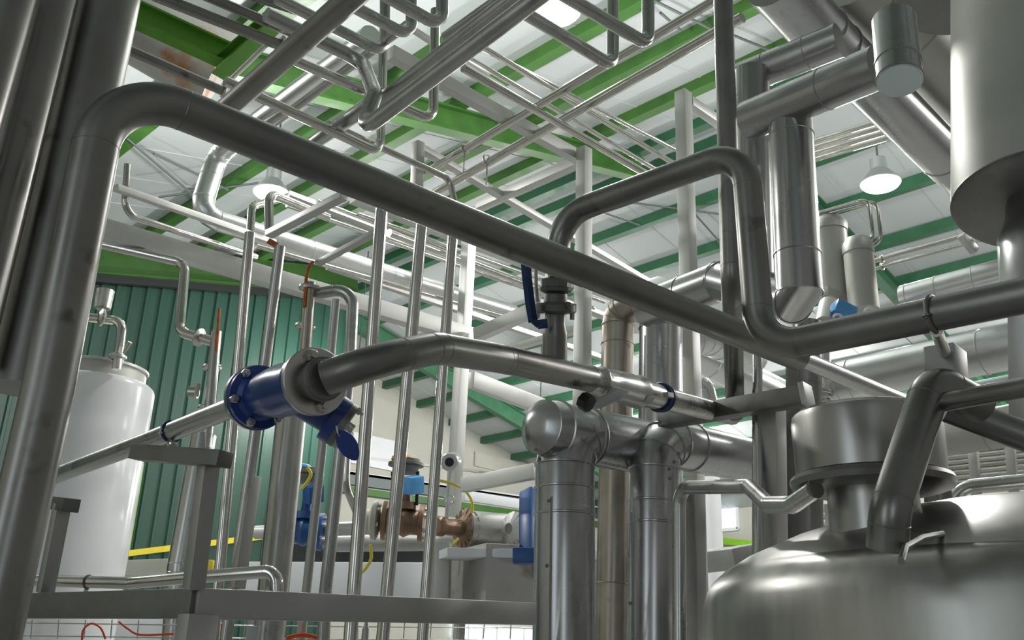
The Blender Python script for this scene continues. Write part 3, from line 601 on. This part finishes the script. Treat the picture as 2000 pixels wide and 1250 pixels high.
beam('grey beam above, parallel to the long pale rail, ending at the centre post', (762, 103, 4.2), (1148, 318, 5.0), .05, .066, 'galv')
beam('grey cross beam meeting the centre post from the left', (935, 402, 5.7), (1136, 312, 5.0), .05, .055, 'galv')
beam('thin pale channel behind the rising pipes at upper centre', (802, 55, 4.9), (1010, 190, 5.6), .03, .026, 'galv')
beam('pale cross beam in the lower middle, right of the square post', (905, 948, 5.6), (1046, 920, 5.2), .05, .085, 'galv')
beam('pale sloping beam below the arching strainer pipe', (920, 742, 6.0), (1060, 795, 6.6), .05, .11, 'galv')
beam('pale upper ledge behind the yellow-hosed fittings', (905, 968, 7.5), (1046, 990, 8.0), .05, .08, 'whitep')
# ================================================================ roof-level pipe work, upper left and centre
pipe('thick pipe slanting down from the top edge to behind the foreground elbow', [(735, -48, 2.6), (470, 188, 'y'), (405, 245, 'y')], 26, 'dull', n=28)
UL = 'parallel pipes in the upper left corner'
def clamped(label, a, b, r, m='dull', group=UL):
    o = pipe(label, [a, b], r, m, group=group); return o
o = clamped('lowest of the parallel pipes in the upper left, just above the foreground elbow', (180, 66, 3.9), (436, 178, 'x'), 10)
bm = bmesh.new(); pp, rr = o_info[o.name]; torus(bm, pp[1], VX, rr * 1.1, rr * .3); lathe(bm, pp[1] + VZ * rr, VY, [(-.03, rr * .4), (.03, rr * .4)], 8); build('clamp', bm, 'bolt', o)
o = clamped('second lowest of the parallel pipes in the upper left, crossing the green beam', (300, -10, 3.8), (546, 88, 'x'), 12)
bm = bmesh.new(); pp, rr = o_info[o.name]; torus(bm, pp[1], VX, rr * 1.1, rr * .3); lathe(bm, pp[1] + VZ * rr, VY, [(-.03, rr * .4), (.03, rr * .4)], 8); build('clamp', bm, 'bolt', o)
clamped('third of the parallel pipes in the upper left, touching the top edge', (370, -22, 3.9), (566, 62, 'x'), 10.5)
clamped('topmost of the parallel pipes in the upper left corner', (470, -15, 4.0), (606, 30, 'x'), 9)
pipe('thin rod-like pipe running beside the green beams in the upper left', [(520, 88, 4.3), (448, 158, 'y')], 5, 'tube')
U = 'U-bent pipes near the top edge'
pipe('U-bent pipe at the top, leftmost and lowest of the three', [(540, -4, 3.4), (753, 106, 'x'), (752, -60, 'z')], 12, 'steel', bend=3.2, segs=12, group=U)
pipe('U-bent pipe at the top, middle one of the three', [(640, -14, 3.3), (804, 74, 'x'), (803, -60, 'z')], 12.5, 'steel', bend=3.2, segs=12, group=U)
pipe('U-bent pipe at the top, rightmost of the three', [(740, -16, 3.1), (864, 54, 'x'), (863, -60, 'z')], 13, 'steel', bend=3, segs=12, group=U)
pipe('zigzag pipe that drops in a bend and climbs to the top right', [(520, 28, 3.1), (708, 120, 'x'), (732, 185, 2.95), (706, 256, 2.85), (1100, -42, 2.45)], 14.5, 'steel', bend=2.4, segs=12, n=28)
pipe('straight pipe just above the zigzag pipe, climbing to the top right', [(742, 196, 3.1), (1060, -52, 2.75)], 12.5, 'steel')
pipe('straight pipe second above the zigzag pipe, climbing to the top edge', [(868, 72, 3.6), (1000, -22, 3.4)], 9, 'steel')
pipe('pipe passing under the zigzag bend and hooking upwards at its right', [(540, 102, 3.5), (846, 236, 'x'), (850, 20, 'z')], 11, 'tube', bend=3.2)
pipe('pipe crossing above the foreground pipe and hooking up behind the zigzag bend', [(440, 158, 3.5), (742, 300, 'x'), (750, 40, 'z')], 10.5, 'tube', bend=3)
pipe('tube above the foreground pipe that bends down at the rightmost polished tube', [(640, 240, 3.9), (878, 350, 'x'), (894, 420, 'z')], 7, 'tube', bend=3)
pipe('short pipe with a dark open end behind the hooking pipe', [(600, 288, 4.1), (722, 204, 3.7)], 14, 'steel')
pipe('slanting pipe behind the parallel pipes, left of the zigzag', [(520, 252, 4.2), (815, 34, 3.6)], 8, 'steel')
pipe('slanting pipe seen between the crossing pipes above the foreground pipe', [(458, 284, 4.3), (560, 215, 4.0)], 9, 'steel')
for i, (a, b, r_, d_) in enumerate((((900, 66), (1330, 328), 6, 4.6), ((890, 98), (1310, 348), 5, 5.2), ((905, 133), (1280, 350), 8.5, 4.0), ((960, 105), (1420, 345), 4.5, 6.4))):
    pipe(['long tube descending to the right behind the lamp, uppermost', 'long thin tube descending to the right, next below the uppermost', 'long thicker tube descending to the right across the roof, lowest', 'faint far tube descending to the right near the roof sheets'][i], [(*a, d_), (*b, 'x')], r_, 'tube', group='long tubes descending to the right')
def hung(label, a, b, r, d, cl):
    o = pipe(label, [(*b, d), (*a, 'y')], r, 'tube'); pp, rr = o_info[o.name]
    for (px, py) in cl:
        c = P(px, py, onax(pp[0], 'y', px, py)); bm = bmesh.new(); torus(bm, c, (pp[1] - pp[0]), rr * 1.15, rr * .25); lathe(bm, c - VZ * rr * 1.2, VZ, [(-.12, rr * .2), (0, rr * .2)], 8); build('clamp', bm, 'bolt', o)
hung('tube climbing to the upper right behind the U-bends, upper of two', (835, 335), (1450, -32), 10, 3.7, [(908, 290)])
hung('tube climbing to the upper right behind the U-bends, lower of two', (850, 376), (1450, 34), 11, 3.9, [(952, 312)])
pipe('U-bent pipe dropping beside the top lamp', [(990, 4, 3.2), (1197, 130, 'x'), (1197, -60, 'z')], 13.5, 'steel', bend=2.3, segs=12)
pipe('U-bent pipe dropping right of the top lamp, nearer to the tall straight pipe', [(1060, -34, 3.0), (1266, 88, 'x'), (1266, -60, 'z')], 14, 'steel', bend=2.3, segs=12)
duct('large grey rust-stained duct behind the parallel pipes in the upper left corner', [(130, -40, 7.6), (432, 138, 7.9)], 84, 'ruststain')
for (lb, a, b, hh) in (('green I-beam crossing the upper left corner in front of the rusty duct', (180, -12, 6.2), (462, 118, 6.35), .16), ('short green I-beam meeting the long one behind the thick slanting pipe', (535, 40, 6.1), (425, 138, 6.35), .12)):
    bm = bmesh.new(); ibeam(bm, P(*a), P(*b), hh, .11, .014, VZ); build('green_beam', bm, 'beamgreen', None, lb, 'beam')
# ================================================================ right middle distance
def filt(px, y0, y1, r, label, d=5.4):
    c = P(px, y1, d); top = P(px - (y1 - y0) * .06, y0, d); h = top.z - c.z; k = d / F
    t = empty('filter_housing', c, label, 'housing', None)
    bm = bmesh.new(); lathe(bm, c, VZ, [(0, r * k), (h, r * k)], 40); build('shell', bm, 'vessel', t)
    bm = bmesh.new(); lathe(bm, c, VZ, [(h, r * k * 1.06), (h + .05, r * k * 1.06), (h + .09, r * k * .8), (h + .11, r * k * .3)], 40); build('lid', bm, 'frame', t)
filt(1632, 430, 590, 34, 'grey filter housing behind the broad duct, left of two'); filt(1688, 478, 606, 29, 'grey filter housing behind the broad duct, lower right of two', 5.2)
beam('cream ledge under the two grey filter housings', (1600, 572, 5.3), (1720, 625, 5.6), .12, 18, 'cream')
for i, (dx, dy) in enumerate(((0, 0), (16, 4))):
    pipe(['double loop tube over the filter housings, left', 'double loop tube over the filter housings, right'][i], [(1560, 428 + dy, 5.6), (1696 + dx, 388 + dy, 5.4), (1706 + dx, 472 + dy, 'z'), (1660, 486, 5.5)], 4, 'tube', bend=4, group='double loop tubes')
t = empty('small_blue_valve', P(1650, 615, 4.6), 'small blue actuator valve peeping over the right-hand pipe', 'valve')
bm = bmesh.new(); boxbeam(bm, P(1626, 598, 4.6), P(1666, 618, 4.6), .09, .07, VZ, .015); build('actuator', bm, 'sky', t)
for (x, y) in ((1636, 622), (1698, 610)):
    bm = bmesh.new(); torus(bm, P(x, y, 4.55), ray(x, y), .020, .007); build('hand_ring', bm, 'whitep', t)
bm = bmesh.new(); lathe(bm, P(1612, 628, 4.6), BY * -1, [(-.05, .05), (.2, .05)], 20); build('valve_body', bm, 'frame', t)
GR = 'thin pipes stacked side by side under the roof at right'
for i in range(4):
    pipe(['uppermost', 'second', 'third', 'lowest'][i] + ' of the stacked thin pipes right of the broad duct', [(1800 - i * 6, 213 + i * 14, 7.0), (1540, 290 + i * 12, 'y')], 6, 'tube', group=GR)
for i in range(2):
    o = pipe(['upper', 'lower'][i] + ' thin pipe crossing under the roof at far right, below the lamp', [(2060, 412 + i * 18, 6.0), (1690, 514 + i * 16, 'y')], [6, 4][i], 'tube')
    for (px, py) in ([(1723, 505), (1886, 456)] if i == 0 else [(1723, 520)]):
        c = P(px, py, onax(o_info[o.name][0][0], 'y', px, py)); bm = bmesh.new(); torus(bm, c, VY, .024, .008); build('clamp', bm, 'bolt', o)
beam('short hanger bracket on the thin far-right pipes', (1878, 458, 6.0), (1905, 492, 6.0), .05, .05, 'frame', name='hanger_bracket', cat='bracket')
duct('beige duct with banded joints just above the right-hand pipe', [(2010, 520, 4.6), (1765, 585, 'y')], 30, 'alu', rings=((0, .4), (0, .7), (0, .95)))
duct('bright white duct seen under the right-hand pipe', [(2080, 655, 3.7), (1610, 752, 'y')], 47, 'alu', rings=((0, .12), (0, .3), (0, .86), (0, .92)))
duct('greenish duct end and elbow behind the crossing pipe at right of centre', [(1300, 672, 5.6), (1372, 655, 5.6), (1470, 700, 6.2)], 34, 'alu', rings=((0, .8), (1, .3)))
duct('big pale duct descending behind the twin vertical ducts at right of centre', [(1330, 680, 6.6), (1560, 790, 7.6)], 36, 'alu', rings=((0, .2),))
duct('shiny short duct standing on coiled rings left of the hopper', [(1600, 690, 4.3), (1600, 762, 'z')], 22, 'alu')
for i in range(3):
    bm = bmesh.new(); torus(bm, P(1598, 768 + i * 9, 4.3), VZ, .05, .009); build('coil_ring', bm, 'tube', None, ['upper', 'middle', 'lower'][i] + ' of three bright rings stacked left of the hopper', 'ring', 'rings under the shiny short duct')
duct('crumpled foil hose elbow behind the crossing pipe, right of the twin ducts', [(1352, 745, 5.2), (1378, 752, 5.2), (1390, 800, 5.2)], 16, 'alu', bend=1.2)
pipe('pale blue thin pipe under the right-hand pipe near the edge', [(2060, 722, 4.2), (1700, 795, 'y')], 9, 'lens')
duct('grey-green horizontal duct at the right edge above the stacked tubes', [(2080, 812, 4.6), (1790, 862, 'y')], 42, 'vessel', rings=((0, .5),))
RK = 'stacked horizontal tubes at the right edge'
words = ['topmost', 'second', 'third', 'fourth', 'fifth', 'sixth', 'seventh', 'eighth', 'ninth']
for i in range(9):
    pipe(words[i] + ' of the stacked horizontal tubes at the right edge', [(2080, 858 + i * 11, 5.4), (1850, 884 + i * 10, 'y')], 5.2, 'tube' if i % 3 else 'steel', group=RK, weld=False)
for i, (x, x2) in enumerate(((1900, 1910), (1972, 1984), (1620, 1628))):
    beam(['pale upright in front of the stacked tubes, left', 'pale upright in front of the stacked tubes, right', 'pale upright seen under the hopper rim'][i], (x, 872 - i * 8 if i < 2 else 985, 5.1), (x2, 1000 if i < 2 else 1090, 5.0), .045, .045, 'frame', up=VY, name='steel_post', cat='post')
for i in range(5):
    pipe(words[i] + ' of the tubes glimpsed between the square post and the hopper neck', [(1560, 1000 + i * 14, 5.6), (1640, 994 + i * 14, 5.4)], 5, 'tube', group='tubes glimpsed under the hopper')
poly_lathe('white_column', 'white round column by the far window', 'column', down(P(1385, 1000, 9.0)), VZ, [(0, 24 * 9 / F), (P(1385, 930, 9.0).z, 24 * 9 / F)], 'white')
bm = bmesh.new(); boxbeam(bm, P(1366, 1100, 4.6), P(1425, 1088, 4.7), .5, .10, VZ, .01); build('sheet_hood', bm, 'frame', None, 'folded grey sheet hood left of the big tank', 'hood')
# ================================================================ background valves
def ctrl(px, py, d, label, top, box, body, dark=False):
    t = empty('control_valve', P(px, py, d), label, 'valve'); k = d / F; Q = lambda x, y, dd=0: P(px + x, py + y, d + dd)
    poly_lathe('body', None, None, Q(-44, 0), BY * -1 * 0 + (Q(40, 6) - Q(-44, 0)), [(0, 38 * k), (8 * k, 38 * k), (9 * k, 26 * k), (30 * k, 24 * k), (42 * k, 30 * k), (54 * k, 24 * k), (70 * k, 24 * k), (71 * k, 36 * k), (80 * k, 36 * k)], body, t, 36)
    bolts(t, Q(-44, 0) - (Q(40, 6) - Q(-44, 0)).normalized() * .02, (Q(-44, 0) - Q(40, 6)), 29 * k, 6, 4 * k, 'bolt', .03)
    bolts(t, Q(36, 6), (Q(40, 6) - Q(-44, 0)), 27 * k, 6, 4 * k, 'bolt', .03)
    poly_lathe('bonnet', None, None, Q(0, -20), VZ, [(0, 20 * k), (14 * k, 20 * k), (15 * k, 10 * k), (40 * k, 9 * k)], body, t, 20)
    for s in (-1, 1):
        bm = bmesh.new(); boxbeam(bm, Q(s * 22, -30), Q(s * 24, -95), .02, .04); build('yoke', bm, 'black', t)
    bm = bmesh.new(); boxbeam(bm, Q(16, -86, -.1), Q(16, -52, -.1), 34 * k, 24 * k, VY, .01); build('positioner', bm, box, t)
    poly_lathe('actuator', None, None, Q(0, -92), VZ, [(0, 22 * k), (12 * k, 26 * k), (14 * k, 35 * k), (19 * k, 35 * k), (21 * k, 28 * k), (26 * k, 28 * k)], 'cast', t, 36)
    poly_lathe('cap', None, None, Q(-8, -118), VZ, [(0, 20 * k), (6 * k, 19 * k), (9 * k, 14 * k)], top, t, 24)
ctrl(792, 1016, 6.2, 'brown flanged control valve with amber cap and light blue box, behind the polished tubes', 'amber', 'sky', 'brown')
ctrl(596, 1034, 6.4, 'blue control valve half hidden behind the thick standing pipe', 'sky', 'midblue', 'midblue')
poly_lathe('pale_flange', 'pale round flange bolted to the left of the brown control valve', 'flange', P(728, 1016, 6.2), P(792, 1020, 6.2) - P(728, 1016, 6.2), [(-.10, .06), (-.02, .07), (0, .125), (.03, .127), (.05, .05)], 'cream')
k_ = 5.8 / F
t = empty('pressure_transmitter', P(880, 905, 5.8), 'round grey transmitter head on a stalk right of the polished tubes', 'instrument')
c = P(880, 902, 5.8); dr = (P(868, 905, 5.6) - c).normalized(); poly_lathe('housing', None, None, c, dr, [(-.07, 15 * k_), (-.06, 18 * k_), (.03, 18 * k_), (.04, 16 * k_)], 'ptfe', t)
poly_lathe('dial', None, None, c, dr, [(.041, 9 * k_), (.046, 8 * k_)], 'black', t, 20)
bm = bmesh.new(); sweep(bm, [P(879, 920, 5.8), P(876, 950, 5.8), P(873, 1012, 5.8)], 3 * k_, 10); build('stalk', bm, 'ptfe', t)
bm = bmesh.new(); torus(bm, P(877, 976, 5.75), ray(877, 976), .028, .006); build('siphon_loop', bm, 'ptfe', t)
def finned(px, py, d, r, label, m, n=16):
    c = P(px, py, d); t = empty('finned_coupling', c, label, 'coupling'); ax = (P(px + 40, py + 4, d + .12) - c).normalized(); u, v = perp(ax)
    bm = bmesh.new(); lathe(bm, c, ax, [(-.01, r * .35), (.05, r * .9), (.07, r * .9)], 32); build('cone', bm, 'cast', t)
    bm = bmesh.new()
    for i in range(n):
        a = 2 * math.pi * i / n; dr = u * math.cos(a) + v * math.sin(a); boxbeam(bm, c + dr * r * .3 - ax * .01, c + dr * r + ax * .035, .028, .010, ax)
    build('fins', bm, m, t)
    return c, ax
c, ax = finned(903, 1032, 5.9, .125, 'brown finned coupling ring on the pale pipe by the yellow hose', 'brown')
poly_lathe('brown_fitting', 'brown threaded fitting left of the finned coupling', 'fitting', c - ax * .22, ax, [(0, .05), (.02, .062), (.05, .062), (.06, .05), (.19, .055), (.22, .04)], 'brown', n=16)
pipe('grey wrapped pipe between the brown and the blue finned couplings', [(912, 1033, 5.92), (1040, 1044, 6.1)], 36, 'frame', n=36, name='wrapped_pipe', rings=((0, .7),))
finned(996, 1033, 5.75, .105, 'grey finned coupling ring beside the blue valve', 'frame')
t = empty('blue_gate_valve', P(1026, 1035, 5.8), 'blue valve half hidden behind the wide clad duct', 'valve')
poly_lathe('flange', None, None, P(1012, 1034, 5.95), BX, [(0, .10), (.03, .105), (.05, .06), (.09, .06)], 'midblue', t)
bm = bmesh.new(); boxbeam(bm, P(1036, 960, 5.5), P(1036, 1090, 5.2), .10, .10, VY, .02); build('body', bm, 'midblue', t)
bm = bmesh.new(); boxbeam(bm, P(1001, 1086, 5.1), P(1050, 1086, 5.1), .08, .085, VZ, .012); build('gearbox', bm, 'midblue', t)
bm = bmesh.new(); sweep(bm, [P(1012, 1074, 5.1), P(1016, 1060, 5.3), P(1026, 1052, 5.6)], .006, 8); build('cable', bm, 'black', t)
def hose(label, L, r, m='yellow', name='hose', cat='hose'):
    pv = [P(*q) for q in L]; out = []
    for i in range(len(pv) - 1):
        p0, p1, p2, p3 = pv[max(0, i - 1)], pv[i], pv[i + 1], pv[min(len(pv) - 1, i + 2)]
        for s in range(8):
            tt = s / 8; out.append(.5 * ((2 * p1) + (p2 - p0) * tt + (2 * p0 - 5 * p1 + 4 * p2 - p3) * tt * tt + (3 * p1 - p0 - 3 * p2 + p3) * tt ** 3))
    out.append(pv[-1]); bm = bmesh.new(); sweep(bm, out, r, 10); return build(name, bm, m, None, label, cat)
hose('yellow hose arching over the brown finned coupling', [(856, 938, 5.7), (880, 944, 5.7), (906, 956, 5.7), (921, 978, 5.7), (923, 1002, 5.7)], .009)
hose('yellow hose trailing down from the brown finned coupling', [(895, 1052, 5.75), (880, 1068, 5.7), (856, 1092, 5.7)], .009)
hose('yellow hose looping below the pale flange of the brown valve', [(723, 1064, 6.0), (725, 1090, 6.0), (716, 1108, 6.0), (704, 1120, 6.0)], .011)
hose('yellow hose curling out from behind the thick standing pipe', [(600, 912, 6.2), (607, 925, 6.2), (601, 940, 6.2), (588, 956, 6.2)], .011)
pipe('pale pipe leading left from the brown control valve', [(500, 1040, 6.6), (740, 1030, 6.3)], 13, 'frame'); pipe('pale horizontal pipe low behind the polished tubes', [(640, 1062, 6.8), (1000, 1058, 6.8)], 16, 'frame', n=28)
bm = bmesh.new(); boxbeam(bm, P(888, 1130, 5.7), P(1160, 1142, 6.1), .9, .34, VZ, .01); build('grey_cabinet', bm, 'greyp', None, 'long grey sheet cabinet behind the right end of the lower beam', 'cabinet')
beam('pale top ledge along the grey cabinet', (862, 1082, 5.4), (1160, 1088, 5.7), .25, .05, 'whitep')
def legs(o, px0, px1, py, d0, d1):
    for (x, d) in ((px0, d0), (px1, d1)):
        p = P(x, py, d); bm = bmesh.new(); boxbeam(bm, p, down(p), .05, .05, VY); build('leg', bm, 'frame', o)
bm = bmesh.new(); boxbeam(bm, P(480, 1140, 7.2), P(850, 1142, 7.2), .5, .28, VZ, .01); build('white_cabinet', bm, 'whitep', None, 'white low cabinet seen between the standing tubes above the lower beam', 'cabinet')
legs(SC.objects['white_cabinet'], 500, 830, 1150, 7.2, 7.2); legs(SC.objects['grey_cabinet'], 900, 1120, 1165, 5.7, 5.9)
bm = bmesh.new(); boxbeam(bm, P(560, 1085, 7.4), P(850, 1088, 7.4), .4, .14, VZ, .01); build('dark_cabinet', bm, 'black_strip', None, 'dark box standing on the white low cabinet', 'cabinet')
bm = bmesh.new(); boxbeam(bm, P(850, 1130, 5.5), P(880, 1130, 5.5), .2, .4, VZ, .01); build('grey_upright', bm, 'frame', None, 'grey upright panel left of the grey cabinet', 'panel')
bm = bmesh.new(); boxbeam(bm, P(225, 1114, 7.0), P(345, 1110, 7.0), .4, .10, VZ, .01); build('cream_ledge', bm, 'cream', None, 'cream ledge right of the white tank foot', 'ledge')
bm = bmesh.new(); boxbeam(bm, P(396, 1105, 6.5), P(424, 1105, 6.5), .2, .06, VZ, .01); build('yellow_box', bm, 'ypaint', None, 'small yellow box behind the T-shaped support', 'box')
# ================================================================ under the lower beam
def tray():
    t = empty('wire_tray', P(200, 1245, 3.2), 'wire mesh cable tray glimpsed below the lower beam at left', 'tray')
    for (y, y2) in ((1216, 1221), (1241, 1246)):
        bm = bmesh.new(); sweep(bm, [P(20, y, 3.3), P(360, y2, 3.1), P(1040, y2 + 6, 4.2)], .0022, 8); build('wire', bm, 'bolt', t)
    for x in range(60, 1040, 52):
        bm = bmesh.new(); dd = 3.25 if x < 360 else 3.1 + (x - 360) / 680 * 1.1; sweep(bm, [P(x + 3, 1210, dd), P(x, 1247, dd)], .0022, 8); build('wire', bm, 'bolt', t)
tray()
hose('orange cable looping over the wire tray at the bottom left', [(160, 1250, 3.15), (163, 1230, 3.15), (178, 1218, 3.15), (196, 1226, 3.15), (206, 1248, 3.15)], .0035, 'orange', 'cable', 'cable')
hose('orange cable trailing right along the wire tray at the bottom left', [(232, 1214, 3.1), (250, 1228, 3.1), (275, 1240, 3.1), (340, 1238, 3.1)], .0035, 'orange', 'cable', 'cable')
hose('orange cable bundle dropping right of the corner leg', [(436, 1216, 3.2), (438, 1232, 3.2), (440, 1262, 3.2)], .012, 'orange', 'cable', 'cable')
hose('orange cable lying low in the middle of the wire tray', [(560, 1246, 3.3), (590, 1240, 3.3), (625, 1246, 3.3)], .008, 'orange', 'cable', 'cable')
bm = bmesh.new(); boxbeam(bm, P(485, 1236, 3.0), P(507, 1238, 3.0), .05, .045, VZ, .006); build('junction_box', bm, 'plastic', None, 'small grey junction box under the lower beam', 'box')
for i, (x, r_) in enumerate(((536, 16), (690, 9), (712, 7))):
    poly_lathe('small_canister', ['round canister under the lower beam', 'slim canister under the beam below the blue tag tube', 'slimmest canister under the beam'][i], 'canister', P(x, 1258, 3.4), VZ, [(0, r_ * 3.4 / F), (.05, r_ * 3.4 / F), (.06, r_ * 2.4 / F), (.075, r_ * 1.6 / F)], 'frame')
bm = bmesh.new(); boxbeam(bm, P(40, 1232, 6.5), P(350, 1232, 6.5), .3, .22, VZ, .01); build('white_bench', bm, 'whitep', None, 'white panel behind the wire tray at the bottom left', 'panel')
